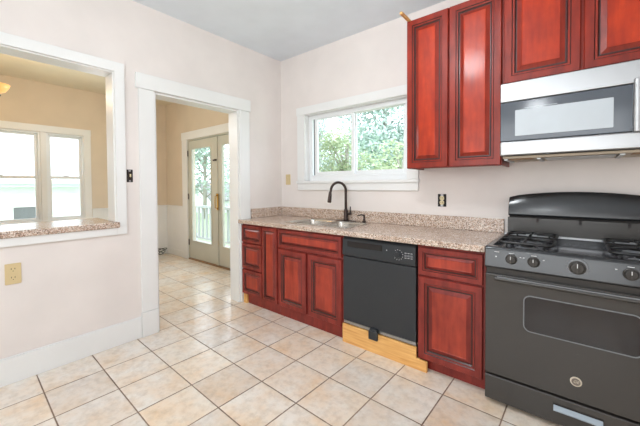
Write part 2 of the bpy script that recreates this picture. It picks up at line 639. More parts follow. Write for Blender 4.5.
# twin double-hung windows of the dining room
for nm, d, lab in (('window_2', DW2, 'wide white sash window at the left of the dining pair'), ('window_3', DW1, 'narrow white sash window at the right of the dining pair')):
    y0, y1, z0, z1 = d
    w = struct(boxes(nm, frame_boxes(y0, y1, z0, z1, .025, DX - .11, DX - .01, 'y'), M['vinyl'], None, .002), lab, 'window')
    zm = 1.425
    boxes('window_sash', frame_boxes(y0 + .025, y1 - .025, zm - .02, z1 - .02, .035, DX - .09, DX - .06, 'y'), M['vinyl'], w, .002)
    boxes('window_sash', frame_boxes(y0 + .025, y1 - .025, z0 + .01, zm + .02, .035, DX - .055, DX - .025, 'y'), M['vinyl'], w, .002)
    boxes('window_glass', [(DX - .076, DX - .074, y0 + .05, y1 - .05, zm, z1 - .05)], M['glass'], w)
    boxes('window_glass', [(DX - .041, DX - .039, y0 + .05, y1 - .05, z0 + .04, zm)], M['glass'], w)
    boxes('sash_lock', [(DX - .03, DX - .015, (y0 + y1) / 2 - .03, (y0 + y1) / 2 + .03, zm + .02, zm + .03)], M['vinyl'], w)

# door_1: pair of glazed doors
d1 = struct(boxes('door_1', [(FD[0], FD[0] + .02, DY, DY + .1, .018, 2.09), (FD[1] - .02, FD[1], DY, DY + .1, .018, 2.09), (FD[0] + .02, FD[1] - .02, DY, DY + .1, 2.07, 2.09)],
                  M['doorpaint'], None, .002), 'pair of cream glazed doors leading out to the deck', 'door')
for (a, b, g0, g1) in ((-2.405, -1.52, -2.30, -1.70), (-1.508, -.625, -1.39, -.75)):
    bm = bmesh.new()
    slab2d(bm, rect(a, b, .025, 2.062), [rect(g0, g1, .33, 1.92)], XZ, DY + .012, DY + .055)
    lf = obj('door_leaf', bm, M['doorpaint'], d1, .003)
    boxes('glazing_bead', frame_boxes(g0 - .012, g1 + .012, .318, 1.932, .018, DY + .004, DY + .012), M['doorpaint'], lf, .002)
    boxes('door_glass', [(g0, g1, DY + .03, DY + .034, .33, 1.92)], M['glass'], lf)
boxes('astragal', [(-1.545, -1.495, DY - .004, DY + .012, .025, 2.062)], M['doorpaint'], d1, .003)
bm = bmesh.new()
box(bm, -1.515, -1.47, DY - .012, DY - .004, .90, 1.16)
tube(bm, [(-1.492, DY - .01, 1.13), (-1.492, DY - .05, 1.12), (-1.492, DY - .055, 1.03), (-1.492, DY - .05, .94), (-1.492, DY - .01, .93)], .009)
lathe(bm, [(.02, 0), (.02, .01), (.008, .02)], (-1.492, DY - .012, 1.145), 'y', 12)
obj('door_handle', bm, M['brass'], d1, .002)
bm = bmesh.new()
box(bm, -1.60, -1.53, DY - .02, DY - .004, 1.675, 1.70)
lathe(bm, [(.016, 0), (.016, .03)], (-1.52, DY - .004, 1.69), 'y', 10)
obj('door_latch', bm, M['bronze'], d1, .002)
for zz in (.3, 1.1, 1.85):
    boxes('door_hinge', [(-2.43, -2.405, DY - .006, DY + .006, zz - .05, zz + .05)], M['bronze'], d1)

# ------------------------------------------------------------------ cabinets
PROF = [(0, 0, 0), (0, .014, 0), (.004, .020, 0), (.044, .020, 1), (.049, .014, 0), (.059, .014, 1), (.066, .006, 1), (.072, .006, 0), (.098, .0175, 2), (.102, .0155, 2)]


def raised(name, x0, x1, z0, z1, y, parent, m, sc=1.0, tilt=0):
    """raised-panel door, back face on plane y, front towards -y"""
    bm = bmesh.new()
    rings, mi = [], []
    for ins, d, k in PROF:
        i = ins * sc
        rings.append([(x0 + i, y - d, z0 + i), (x1 - i, y - d, z0 + i), (x1 - i, y - d, z1 - i), (x0 + i, y - d, z1 - i)])
        mi.append(k)
    loft(bm, rings, True, True, mi)
    if tilt:
        bmesh.ops.rotate(bm, verts=bm.verts[:], cent=(x0, y, z0), matrix=Matrix.Rotation(tilt, 3, 'Y'))
    return obj(name, bm, [m, M['glaze'], M['panel'] if m is M['cherry'] else M['panel2']], parent)


YF = -0.612   # face frame plane of the base cabinets


def base_cab(name, label, x0, x1, kick_y, kz, cat='cabinet'):
    t = thing(name, label, cat, ((x0 + x1) / 2, -.3, 0))
    boxes('cabinet_body', [(x0, x0 + .016, YF + .02, -.012, kz, .872), (x1 - .016, x1, YF + .02, -.012, kz, .872),
                           (x0 + .016, x1 - .016, YF + .02, -.012, kz, kz + .016), (x0 + .016, x1 - .016, -.024, -.012, kz + .016, .872)], M['cherry2'], t)
    boxes('face_frame', [(x0, x0 + .03, YF, YF + .02, kz, .872), (x1 - .03, x1, YF, YF + .02, kz, .872),
                         (x0 + .03, x1 - .03, YF, YF + .02, kz, kz + .04), (x0 + .03, x1 - .03, YF, YF + .02, .83, .872),
                         (x0 + .03, x1 - .03, YF + .001, YF + .02, kz + .04, .83)], M['cherry2'], t)
    boxes('toe_kick', [(x0, x1, kick_y, kick_y + .016, 0, kz)], M['cherry2'], t)
    return t


G = 'cherry base cabinets under the worktop'
c = base_cab('drawer_cabinet', 'cherry base cabinet with three stacked drawers beside the doorway', .026, .358, -.592, .10)
raised('drawer', .030, .352, .672, .858, YF, c, M['cherry2'], .62)
raised('drawer', .030, .352, .385, .662, YF, c, M['cherry2'], .72)
raised('drawer', .030, .352, .112, .375, YF, c, M['cherry2'], .72)
boxes('base_block', [(.028, .085, -.612, -.593, 0, .10)], M['pine'], c)
c = base_cab('narrow_cabinet', 'slim cherry base cabinet with one tall narrow door', .360, .590, -.592, .10)
raised('cabinet_door', .366, .584, .112, .858, YF, c, M['cherry2'], .62)
c = base_cab('sink_cabinet', 'wide cherry base cabinet under the sink with false front and two doors', .592, 1.372, -.592, .10)
raised('false_drawer_front', .600, 1.362, .684, .858, YF, c, M['cherry2'], .62)
raised('cabinet_door', .604, .966, .112, .666, YF, c, M['cherry2'], .95)
raised('cabinet_door', .990, 1.358, .112, .666, YF, c, M['cherry2'], .95, .006)
c = base_cab('drawer_door_cabinet', 'cherry base cabinet with one drawer and one door between dishwasher and range', 2.004, 2.428, -.575, .075)
raised('drawer', 2.014, 2.416, .668, .856, YF, c, M['cherry2'], .66)
raised('cabinet_door', 2.014, 2.416, .085, .655, YF, c, M['cherry2'], .95)

# worktop with backsplash
wt = thing('granite_worktop', 'long speckled granite worktop with raised backsplash over the base cabinets', 'countertop', (1.2, -.3, .875))
SK = (.585, 1.35, -.54, -.10)
bm = bmesh.new()
slab2d(bm, [(-.008, -.655), (2.432, -.655), (2.432, -.002), (.001, -.002), (.001, -.486), (.029, -.486), (.029, -.637), (-.008, -.637)], [rect(SK[0] + .02, SK[1] - .02, SK[2] + .02, SK[3] - .02)], XY, .875, .914)
obj('worktop_slab', bm, M['granite'], wt, .008, seg=3)
boxes('backsplash', [(.002, 2.432, -.024, -.002, .9145, 1.021), (.002, .024, -.486, -.024, .9145, 1.021)], M['granite'], wt, .003)

# sink
sk = thing('double_sink', 'stainless steel double-bowl sink set into the granite worktop', 'sink', (.98, -.32, .914))
b1 = rrect(SK[0] + .025, .955, SK[2] + .03, SK[3] - .03, .05)
b2 = rrect(.98, SK[1] - .025, SK[2] + .03, SK[3] - .03, .05)
bm = bmesh.new()
slab2d(bm, rrect(SK[0], SK[1], SK[2], SK[3], .03), [b1, b2], XY, .9145, .919)
obj('sink_rim', bm, M['sinksteel'], sk, .0015)
for bb in (b1, b2):
    cx = sum(p[0] for p in bb) / len(bb)
    cy = sum(p[1] for p in bb) / len(bb)
    bm = bmesh.new()
    rings = []
    for s, z in ((1.0, .918), (.985, .90), (.96, .77), (.93, .745), (.86, .735), (.15, .73)):
        rings.append([(cx + (p[0] - cx) * s, cy + (p[1] - cy) * s, z) for p in bb])
    loft(bm, rings, False, True)
    bowl = obj('sink_bowl', bm, M['sinksteel'], sk, smooth=True)
    sol = bowl.modifiers.new('sol', 'SOLIDIFY')
    sol.thickness = .002
    sol.offset = 0
    bm = bmesh.new()
    lathe(bm, [(.045, 0), (.045, .003), (.03, .001), (.0, .001)], (cx, cy, .7315), 'z', 20)
    obj('drain_strainer', bm, M['grey'], bowl, smooth=True)

# faucet
fx, fy, fz = 1.02, -.068, .9145
ft = thing('kitchen_faucet', 'dark bronze gooseneck faucet with side lever behind the sink', 'faucet', (fx, fy, fz))
bm = bmesh.new()
slab2d(bm, rrect(fx - .12, fx + .12, fy - .025, fy + .028, .024), [], XY, fz, fz + .008)
obj('deck_plate', bm, M['bronze'], ft, .002)
bm = bmesh.new()
lathe(bm, [(.026, .008), (.026, .02), (.021, .03), (.021, .11), (.016, .125)], (fx, fy, fz), 'z', 20)
pts = [(fx, fy, fz + .12), (fx, fy, fz + .2)]
dx, dy = -.45, -.89
rr = .085
for i in range(13):
    t = PI * i / 12
    s = rr * (1 - math.cos(t))
    pts.append((fx + dx * s, fy + dy * s, fz + .312 + rr * math.sin(t)))
pts.append((fx + dx * (2 * rr + .01), fy + dy * (2 * rr + .01), fz + .287))
tube(bm, pts, .0135, 12)
obj('spout', bm, M['bronze'], ft, smooth=True)
e = pts[-1]
bm = bmesh.new()
tube(bm, [(e[0] - dx * .002, e[1] - dy * .002, e[2] + .01), (e[0], e[1], e[2] - .02), (e[0] + dx * .008, e[1] + dy * .008, e[2] - .085), (e[0] + dx * .009, e[1] + dy * .009, e[2] - .095)], [.015, .018, .021, .017], 12)
obj('spray_head', bm, M['bronze'], ft, smooth=True)
bm = bmesh.new()
tube(bm, [(fx + .015, fy, fz + .075), (fx + .06, fy, fz + .08)], .014, 12)
tube(bm, [(fx + .055, fy, fz + .075), (fx + .062, fy - .01, fz + .12), (fx + .075, fy - .03, fz + .15)], [.009, .007, .006], 10)
obj('lever', bm, M['bronze'], ft, smooth=True)
sd = thing('soap_dispenser', 'small dark bronze soap pump right of the faucet', 'soap dispenser', (1.238, -.068, .9145))
bm = bmesh.new()
lathe(bm, [(.022, 0), (.022, .008), (.012, .014), (.012, .035), (.009, .04)], (1.238, -.068, .9145), 'z', 16)
obj('dispenser_base', bm, M['bronze'], sd, smooth=True)
bm = bmesh.new()
tube(bm, [(1.238, -.068, .957), (1.238, -.068, .985), (1.223, -.098, .992), (1.203, -.135, .983)], [.009, .011, .007, .005], 10)
obj('pump_spout', bm, M['bronze'], sd, smooth=True)

# dishwasher
dw = thing('dishwasher', 'black built-in dishwasher with a dial between the cherry cabinets', 'dishwasher', (1.688, -.3, 0))
X0, X1, YD = 1.379, 1.998, -.632
boxes('dishwasher_body', [(X0 + .004, X1 - .004, -.58, -.03, .165, .868)], M['dark'], dw)
bm = bmesh.new()
box(bm, X0 + .002, X1 - .002, YD, -.58, .182, .708)
obj('door_panel', bm, M['dwblack'], dw, .004)
bm = bmesh.new()
pr = [(-.58, .714), (YD - .002, .714), (YD - .010, .73), (YD - .004, .845), (YD + .012, .862), (-.58, .862)]
loft(bm, [[(x, p[0], p[1]) for p in pr] for x in (X0 + .002, X1 - .002)])
cp = obj('control_panel', bm, M['dwblack'], dw, .003)
bm = bmesh.new()
box(bm, X0 + .05, X0 + .36, YD - .013, YD - .007, .79, .835)
obj('handle_recess', bm, M['dark'], cp, .004)
bm = bmesh.new()
lathe(bm, [(.028, 0), (.027, .006), (.022, .008), (.021, .022), (.018, .024)], (1.868, YD - .008, .782), 'y', 24)
box(bm, 1.864, 1.872, YD - .036, YD - .03, .762, .802)
obj('dial', bm, M['dwblack'], cp, .001)
for a in range(10):
    an = -.6 + a * .5
    cx_, cz_ = 1.868 + .036 * math.sin(an), .782 + .036 * math.cos(an)
    boxes('dial_marking', [(cx_ - .002, cx_ + .002, YD - .0095, YD - .0075, cz_ - .002, cz_ + .002)], M['white'], cp)
for k in range(3):
    for z_ in (.765, .80):
        boxes('button_marking', [(1.918 + k * .022, 1.932 + k * .022, YD - .0105, YD - .0075, z_, z_ + .003)], M['white'], cp)
boxes('indicator_mark', [(1.775, 1.781, YD - .0105, YD - .006, .80, .806)], M['white'], cp)
for k in range(3):
    boxes('button', [(1.918 + k * .022, 1.934 + k * .022, YD - .014, YD - .006, .776, .790)], M['grey'], cp, .001)
boxes('base_strip', [(X0 + .004, X1 - .004, YD + .006, -.60, .157, .178)], M['steel'], dw, .001)
boxes('junction_cover', [(1.632, 1.708, -.660, -.640, .108, .176), (1.64, 1.70, -.645, YD + .003, .182, .192), (1.64, 1.70, -.655, -.642, .170, .192)], M['dwblack'], dw, .004)

pb = bmesh.new()
slab2d(pb, [(1.376, 0), (2.075, 0), (2.075, .072), (2.000, .076), (2.000, .150), (1.376, .150)], [], XZ, -.638, -.618)
tag(obj('wood_board', pb, M['pine'], None, .002), 'bare pale pine board set on the floor under the dishwasher', 'board')

# wall cabinets
ub, utp, UY = 1.412, 2.58, -.333


def wall_cab(name, label, x0, x1, z0, z1, m):
    t = thing(name, label, 'cabinet', ((x0 + x1) / 2, -.16, z0))
    boxes('cabinet_body', [(x0, x0 + .016, UY + .038, -.002, z0, z1), (x1 - .016, x1, UY + .038, -.002, z0, z1), (x0 + .016, x1 - .016, UY + .038, -.002, z0 + .012, z0 + .028),
                           (x0 + .016, x1 - .016, UY + .038, -.002, z1 - .016, z1), (x0 + .016, x1 - .016, -.012, -.002, z0 + .028, z1 - .016)], m, t)
    boxes('face_frame', [(x0, x1, UY + .019, UY + .038, z0, z1)], m, t)
    return t


c = wall_cab('wall_cabinet', 'tall two-door cherry wall cabinet between the window and the microwave', 1.796, 2.462, ub, utp, M['cherry'])
raised('cabinet_door', 1.797, 2.115, ub + .003, utp - .004, UY + .019, c, M['cherry'], .98)
raised('cabinet_door', 2.125, 2.458, ub + .003, utp - .004, UY + .019, c, M['cherry'], .98)
c = wall_cab('short_wall_cabinet', 'short two-door cherry wall cabinet above the microwave', 2.464, 3.262, 1.925, utp, M['cherry'])
raised('cabinet_door', 2.472, 2.862, 1.945, utp - .004, UY + .019, c, M['cherry'], 1.0)
raised('cabinet_door', 2.876, 3.254, 1.945, utp - .004, UY + .019, c, M['cherry'], 1.0)
boxes('filler_strip', [(2.464, 3.262, UY + .015, UY + .019, 1.926, 1.944)], M['glaze'], c)
tag(boxes('wood_strip', [(1.798, 1.818, -.465, -.12, utp + .0005, utp + .018)], M['pine'], None, .001), 'short raw wood strip on top of the tall wall cabinet', 'wood strip')

# microwave
mw = thing('microwave', 'stainless over-the-range microwave with dark glass door mounted above the stove', 'microwave', (2.863, -.2, 1.45))
A0, A1, MY = 2.468, 3.258, -.40
boxes('microwave_body', [(A0, A1, MY, -.003, 1.462, 1.922)], M['dark'], mw)
boxes('top_panel', [(A0, A1, MY - .024, MY - .001, 1.802, 1.922)], M['steel'], mw, .006)
boxes('bottom_panel', [(A0, A1, MY - .030, MY - .001, 1.463, 1.553)], M['steel'], mw, .01)
dr = boxes('microwave_door', [(A0 + .001, 3.115, MY - .020, MY - .001, 1.555, 1.800)], M['mwglass'], mw, .004)
bm = bmesh.new()
slab2d(bm, rrect(2.55, 3.0, 1.585, 1.745, .004, 2), [], XZ, MY - .0215, MY - .0195)
obj('door_window', bm, M['mwwindow'], dr)
bm = bmesh.new()
slab2d(bm, rrect(2.6, 2.76, 1.752, 1.754, .0005, 1), [], XZ, MY - .0215, MY - .0195)
obj('door_marking', bm, M['mwwindow'], dr)
bm = bmesh.new()
hp = [(3.085, 1.548), (3.085, 1.57), (3.085, 1.68), (3.085, 1.80), (3.085, 1.82)]
loft(bm, [[(x + a, MY - .018 - b, z) for a, b in ((-.012, .0), (-.012, .035), (-.004, .042), (.010, .042), (.018, .035), (.018, .0))] for x, z in hp])
obj('door_handle', bm, M['steel'], dr, .004)
boxes('control_panel', [(3.118, A1 - .001, MY - .020, MY - .001, 1.555, 1.800)], M['mwglass'], mw, .004)
un = boxes('underside_plate', [(A0 + .012, A1 - .012, MY + .004, -.012, 1.446, 1.4615)], M['underside'], mw, .002)
boxes('grease_filter', [(2.70, 3.02, -.35, -.12, 1.440, 1.4455)], M['steel'], un, .002)
for a in (2.51, 3.08):
    boxes('cooktop_lamp', [(a, a + .13, -.375, -.29, 1.441, 1.4455)], M['wood'], un, .002)
for a in (2.485, 2.66, 3.03, 3.215):
    boxes('mounting_foot', [(a, a + .022, -.385, -.10, 1.436, 1.4455)], M['steel'], un, .002)

# ------------------------------------------------------------------ range
S0, S1, SF = 2.440, 3.285, -.655
SC = (S0 + S1) / 2
rg = thing('gas_range', 'black freestanding gas range with oven right of the base cabinets', 'stove', (SC, -.36, 0))
boxes('range_body', [(S0, S1, SF, -.04, .03, .885)], M['black'], rg, .003)
for a in (S0 + .03, S1 - .07):
    for b in (-.62, -.1):
        boxes('foot', [(a, a + .04, b, b + .04, 0, .03)], M['dark'], rg)
# cooktop: rim with a sunken tray
bm = bmesh.new()
slab2d(bm, [(S0 - .003, -.668), (S1 + .003, -.668), (S1 + .003, -.075), (S0 - .003, -.075)], [rrect(S0 + .03, S1 - .03, -.63, -.12, .03)], XY, .885, .922)
ct = obj('cooktop', bm, M['gloss'], rg, .008, seg=3)
bm = bmesh.new()
box(bm, S0 + .02, S1 - .02, -.64, -.11, .886, .894)
obj('cooktop_tray', bm, M['tray'], ct)
# front control panel (slightly sloped)
bm = bmesh.new()
pr = [(-.656, .80), (-.686, .80), (-.694, .808), (-.680, .905), (-.668, .918), (-.656, .918)]
loft(bm, [[(x, p[0], p[1]) for p in pr] for x in (S0 - .002, S1 + .002)])
cpn = obj('control_panel', bm, M['gloss'], rg, .004)


def knob(x, r, parent, bez=False):
    z, y = .862, -.686
    bm = bmesh.new()
    lathe(bm, [(r * 1.12, 0), (r * 1.1, .005), (r * .92, .008), (r * .84, .022), (r * .75, .026)], (x, y, z), 'y', 24)
    box(bm, x - r * .2, x + r * .2, y - .034, y - .02, z - r * .8, z + r * .85)
    k = obj('burner_knob' if not bez else 'oven_knob', bm, M['black'], parent, .0015)
    bm = bmesh.new()
    box(bm, x - .0015, x + .0015, y - .0348, y - .0338, z + r * .1, z + r * .75)
    obj('pointer_mark', bm, M['white'], k)
    if bez:
        bm = bmesh.new()
        lathe(bm, [(r * 1.35, -.001), (r * 1.35, .002), (r * 1.25, .004), (r * 1.12, .004)], (x, y, z), 'y', 28)
        obj('bezel', bm, M['grey'], k, smooth=True)


for x in (2.572, 2.676, 3.05, 3.154):
    knob(x, .026, cpn)
knob(2.858, .032, cpn, True)
for x in (2.5, 2.572, 2.676, 3.05, 3.154):
    boxes('panel_marking', [(x - .012, x + .012, -.6885, -.6835, .894, .896)], M['white'], cpn)
for x in (2.615, 2.63, 2.72, 3.0, 3.1):
    boxes('panel_marking', [(x - .004, x + .004, -.688, -.684, .876, .879)], M['white'], cpn)
bm = bmesh.new()
lathe(bm, [(.004, 0), (.004, .003)], (2.497, -.686, .868), 'y', 10)
obj('light_button', bm, M['white'], cpn)

od = boxes('oven_door', [(S0 + .002, S1 - .002, -.690, SF - .001, .180, .765)], M['black'], rg, .006)
bm = bmesh.new()
slab2d(bm, rrect(2.636, 3.09, .482, .672, .03, 6), [], XZ, -.6915, -.688)
obj('oven_window', bm, M['blackglass'], od)
bm = bmesh.new()
slab2d(bm, rrect(2.631, 3.095, .477, .677, .034, 6), [rrect(2.636, 3.09, .482, .672, .03, 6)], XZ, -.6945, -.689)
obj('window_bezel', bm, M['grey'], od)  # rim greyed to imitate the highlight along its edge
bm = bmesh.new()
pr = [(-.690, .728), (-.704, .734), (-.708, .742), (-.704, .752), (-.690, .760)]
loft(bm, [[(x, p[0], p[1]) for p in pr] for x in (S0 + .05, S1 - .05)])
obj('door_handle', bm, M['black'], od, .004)
boxes('handle_top_highlight', [(S0 + .065, S1 - .065, -.7055, -.698, .752, .7575)], M['grey'], od)  # painted highlight along the top edge of the handle
bm = bmesh.new()
lathe(bm, [(.024, 0), (.024, .002), (.020, .003)], (2.858, -.690, .282), 'y', 28)
bd = obj('round_badge', bm, M['badge'], od)
bm = bmesh.new()
lathe(bm, [(.018, 0), (.018, .0014)], (2.858, -.6931, .282), 'y', 28)
obj('badge_face', bm, M['badgeface'], bd)


def text_mesh(name, s, size, loc, m, parent, ital=0.3):
    cu = bpy.data.curves.new(name, 'FONT')
    cu.body = s
    cu.size = size
    cu.align_x = 'CENTER'
    cu.align_y = 'CENTER'
    cu.extrude = .0005
    cu.shear = ital
    to = bpy.data.objects.new(name + '_tmp', cu)
    C.objects.link(to)
    dg = bpy.context.evaluated_depsgraph_get()
    dg.update()
    me = bpy.data.meshes.new_from_object(to.evaluated_get(dg))
    bpy.data.objects.remove(to)
    me.transform(Matrix.Translation(loc) @ Matrix.Rotation(PI / 2, 4, 'X'))
    me.materials.clear()
    me.materials.append(m)
    o = bpy.data.objects.new(name, me)
    C.objects.link(o)
    o.parent = parent
    return o


text_mesh('badge_lettering', 'GE', .019, (2.858, -.6946, .282), M['badge'], bd)

dwr = boxes('storage_drawer', [(S0 + .002, S1 - .002, -.688, SF - .001, .025, .168)], M['black'], rg, .005)
bm = bmesh.new()
loft(bm, [[(x, -.688, .098), (x, -.700, .098), (x, -.703, .104), (x, -.692, .124), (x, -.688, .126)] for x in (2.768, 2.962)])
obj('drawer_pull', bm, M['handlegrey'], dwr, .001)
boxes('pull_recess', [(2.765, 2.965, -.6895, -.687, .123, .134)], M['dark'], dwr)

# backguard
bm = bmesh.new()
box(bm, S0 + .03, S1 - .03, -.115, -.045, .9, 1.048)
lower = obj('backguard_base', bm, M['black'], rg, .003)
boxes('cooktop_rear_lip', [(S0 + .012, S1 - .012, -.135, -.116, .922, .936)], M['steel'], lower, .002)
boxes('vent_slot', [(S0 + .04, S1 - .04, -.112, -.05, 1.0485, 1.060)], M['dark'], lower)
for k in range(3):
    a = S0 + .05 + k * .225
    boxes('slot_tab', [(a + .15, a + .165, -.118, -.1155, 1.02, 1.046)], M['dark'], lower)
bm = bmesh.new()
N = 14
rings = []
for i in range(N + 1):
    u = i / N
    x = S0 + .035 + (S1 - S0 - .07) * u
    e_ = 1 - (2 * u - 1) ** 2
    top = 1.196 + .035 * e_
    if i in (0, N):
        top = 1.190
    pr = [(-.045, 1.060), (-.128, 1.060), (-.136, 1.072), (-.126, 1.13), (-.102, top - .02), (-.085, top), (-.045, top)]
    rings.append([(x, p[0], p[1]) for p in pr])
loft(bm, rings)
obj('backguard', bm, M['gloss'], rg, .004)

# burners and grates
gl = []
for x in (2.625, 3.115):
    for y in (-.50, -.25):
        bm = bmesh.new()
        lathe(bm, [(.062, 0), (.058, .006), (.04, .008), (.038, .016)], (x, y, .8945), 'z', 20)
        bb = obj('burner', bm, M['grey'], rg, smooth=True)
        bm = bmesh.new()
        lathe(bm, [(.034, 0), (.034, .006), (.028, .009)], (x, y, .911), 'z', 20)
        obj('burner_cap', bm, M['castiron'], bb, smooth=True)
        bm = bmesh.new()
        w, d, z = .132, .118, .944
        ring = [(x + u * 1.0, y + v, z) for u, v in [(p[0], p[1]) for p in rrect(-w, w, -d, d, .03, 3)]]
        tube(bm, ring + [ring[0]], .0085, 6)
        for k in range(4):
            a = k * PI / 2
            cx_, sy_ = math.cos(a), math.sin(a)
            tube(bm, [(x + cx_ * w, y + sy_ * d, z), (x + cx_ * w * .7, y + sy_ * d * .7, z + .01), (x + cx_ * .03, y + sy_ * .03, z + .010)], .0075, 6)
            a2 = a + PI / 4
            q = .098
            tube(bm, [(x + math.cos(a2) * q * 1.3, y + math.sin(a2) * q * 1.3, z), (x + math.cos(a2) * q * 1.32, y + math.sin(a2) * q * 1.32, .897)], .006, 6)
        gg = obj('burner_grate', bm, M['castiron'], rg, smooth=True)

# ------------------------------------------------------------------ outlets and switches
ou = thing('duplex_outlet', 'beige duplex outlet with plate low under the pass-through', 'outlet', (0, -2.421, .715))
bm = bmesh.new()
slab2d(bm, rrect(-2.46, -2.382, .648, .783, .004), [], YZ, .0003, .006)
obj('cover_plate', bm, M['beige'], ou, .001)
for z in (.744, .688):
    bm = bmesh.new()
    slab2d(bm, rrect(-2.441, -2.401, z - .019, z + .019, .016), [], YZ, .005, .008)
    r_ = obj('receptacle', bm, M['beige'], ou, .0008)
    boxes('socket_slots', [(.0075, .0085, -2.431, -2.428, z, z + .010), (.0075, .0085, -2.414, -2.411, z, z + .010), (.0075, .0085, -2.423, -2.419, z - .012, z - .007)], M['socket'], r_)
sw = thing('bare_light_switch', 'dark uncovered light switch between pass-through and doorway', 'light switch', (0, -1.7, 1.37))
boxes('switch_box', [(.0003, .002, -1.740, -1.695, 1.318, 1.422)], M['dark'], sw)
boxes('switch_body', [(.002, .008, -1.731, -1.704, 1.335, 1.405)], M['bronze'], sw, .002)
boxes('toggle', [(.008, .02, -1.721, -1.713, 1.36, 1.385)], M['ivory'], sw, .001)
for za in (1.322, 1.405):
    boxes('switch_strap', [(.002, .004, -1.726, -1.709, za, za + .013)], M['chrome'], sw)
bp = thing('cover_plate_switch', 'beige switch plate on the wall left of the sink window', 'switch plate', (.12, 0, 1.355))
bm = bmesh.new()
slab2d(bm, rrect(.082, .158, 1.292, 1.418, .004), [], XZ, -.006, -.0003)
obj('cover_plate', bm, M['beige'], bp, .001)
boxes('rocker', [(.108, .132, -.009, -.006, 1.33, 1.38)], M['beige'], bp, .001)
uo = thing('bare_outlet', 'uncovered yellowed outlet with dark gap above the worktop backsplash', 'outlet', (1.968, 0, 1.148))
boxes('outlet_box', [(1.933, 2.003, -.002, -.0003, 1.095, 1.203)], M['dark'], uo)
boxes('mounting_strap', [(1.957, 1.979, -.004, -.002, 1.097, 1.201)], M['chrome'], uo)
for z in (1.168, 1.13):
    bm = bmesh.new()
    slab2d(bm, rrect(1.950, 1.986, z - .017, z + .017, .012), [], XZ, -.009, -.004)
    r_ = obj('receptacle', bm, M['ivory'], uo, .0008)
    boxes('socket_slots', [(1.959, 1.962, -.0098, -.0088, z - .002, z + .008), (1.974, 1.977, -.0098, -.0088, z - .002, z + .008)], M['socket'], r_)

# pass-through slab
tag(boxes('granite_ledge', [(-.52, .034, PT[0], -1.803, .9535, .999)], M['granite'], None, .008), 'thick speckled granite ledge lying in the pass-through opening', 'countertop')

# chandelier in the dining room
CX, CY = -1.6, -2.64
ch = thing('chandelier', 'bronze chandelier with amber glass bowls in the dining room', 'chandelier', (CX, CY, H))
bm = bmesh.new()
lathe(bm, [(.06, -.0005), (.055, -.025), (.012, -.04), (.008, -.05), (.008, -.40), (.03, -.43), (.045, -.48), (.02, -.56), (.012, -.60), (.022, -.63), (.0, -.65)], (CX, CY, H), 'z', 16)
obj('stem', bm, M['bronze'], ch, smooth=True)
for k in range(3):
    a = PI / 2 + k * 2 * PI / 3
    ca, sa = math.cos(a), math.sin(a)
    bm = bmesh.new()
    pts = []
    for i in range(13):
        u = i / 12
        pts.append((CX + ca * .29 * u, CY + sa * .29 * u, H - .61 - .15 * math.sin(u * PI) + .0 * u))
    tube(bm, pts, .009, 8)
    lp = [(CX + ca * (.26 + .035 * math.cos(t_)), CY + sa * (.26 + .035 * math.cos(t_)), H - .69 + .035 * math.sin(t_)) for t_ in [q * PI / 6 for q in range(13)]]
    tube(bm, lp, .006, 6)
    lathe(bm, [(.014, -.03), (.036, -.015), (.042, .0), (.03, .012)], (CX + ca * .29, CY + sa * .29, H - .62), 'z', 14)
    ar = obj('arm', bm, M['bronze'], ch, smooth=True)
    bm = bmesh.new()
    lathe(bm, [(.03, 0), (.075, .02), (.098, .055), (.112, .09), (.106, .09), (.092, .058), (.07, .026), (.02, .008)], (CX + ca * .29, CY + sa * .29, H - .605), 'z', 20)
    obj('lamp_shade', bm, M['amber'], ar, smooth=True)
    pl = bpy.data.lights.new('chandelier_bulb', 'POINT')
    pl.energy = 9
    pl.color = (1.0, .78, .5)
    pl.shadow_soft_size = .03
    po = bpy.data.objects.new('chandelier_bulb', pl)
    po.location = (CX + ca * .29, CY + sa * .29, H - .45)
    C.objects.link(po)

# added kitchen ceiling lamp, unseen above the frame, fixture for the point fill
cl = thing('added_ceiling_lamp', 'added bare bulb ceiling lampholder, unseen above the kitchen floor', 'ceiling light', (1.98, -1.55, H))
bm = bmesh.new()
lathe(bm, [(.075, -.0005), (.07, -.02), (.03, -.035), (.022, -.075), (.022, -.10)], (1.98, -1.55, H), 'z', 24)
obj('lampholder', bm, M['trim'], cl, smooth=True)
bm = bmesh.new()
lathe(bm, [(.014, -.10), (.02, -.13), (.036, -.16), (.042, -.19), (.034, -.225), (.012, -.24)], (1.98, -1.55, H), 'z', 20)
obj('light_bulb', bm, M['bulbglass'], cl, smooth=True)

# cable on the dining floor by the far wall
bm = bmesh.new()
pts = []
for i in range(40):
    a = i * .42
    pts.append((DX + .09 + .05 * math.sin(a) + .0006 * i, -.16 + .08 * math.cos(a) + .002 * i, .012 + .10 * abs(math.sin(i * .16))))
tube(bm, pts, .006, 6)
tag(obj('coiled_cable', bm, M['castiron'], None, smooth=True), 'tangled dark cable on the floor in the far dining room corner', 'cable')

# ------------------------------------------------------------------ outside
M['grass'] = paint('lawn', (170, 190, 150), .9, .1)
M['siding'] = mat('white_lap_siding', (236, 240, 240), .7)
t = NT(M['siding'])
sp = t.n('ShaderNodeSeparateXYZ')
t.l(t.pos(), sp.inputs[0])
fr = t.math('FRACT', t.math('DIVIDE', sp.outputs[2], .14))
bump(t, fr, .6, .02)
M['roofing'] = mat('grey_shingle_roof', (150, 150, 150), .9)
M['bark'] = mat('tree_bark', (170, 164, 156), .9)  # bark lightened along with the glare-paled foliage
M['railpaint'] = mat('dimmed_white_rail_paint', (182, 188, 186), .6)  # white rail greyed in place of shade, so the sky doesn't wash it out
M['deck'] = mat('grey_deck_boards', (205, 208, 205), .7)
M['soffit'] = mat('pale_teal_soffit', (222, 234, 232), .7)


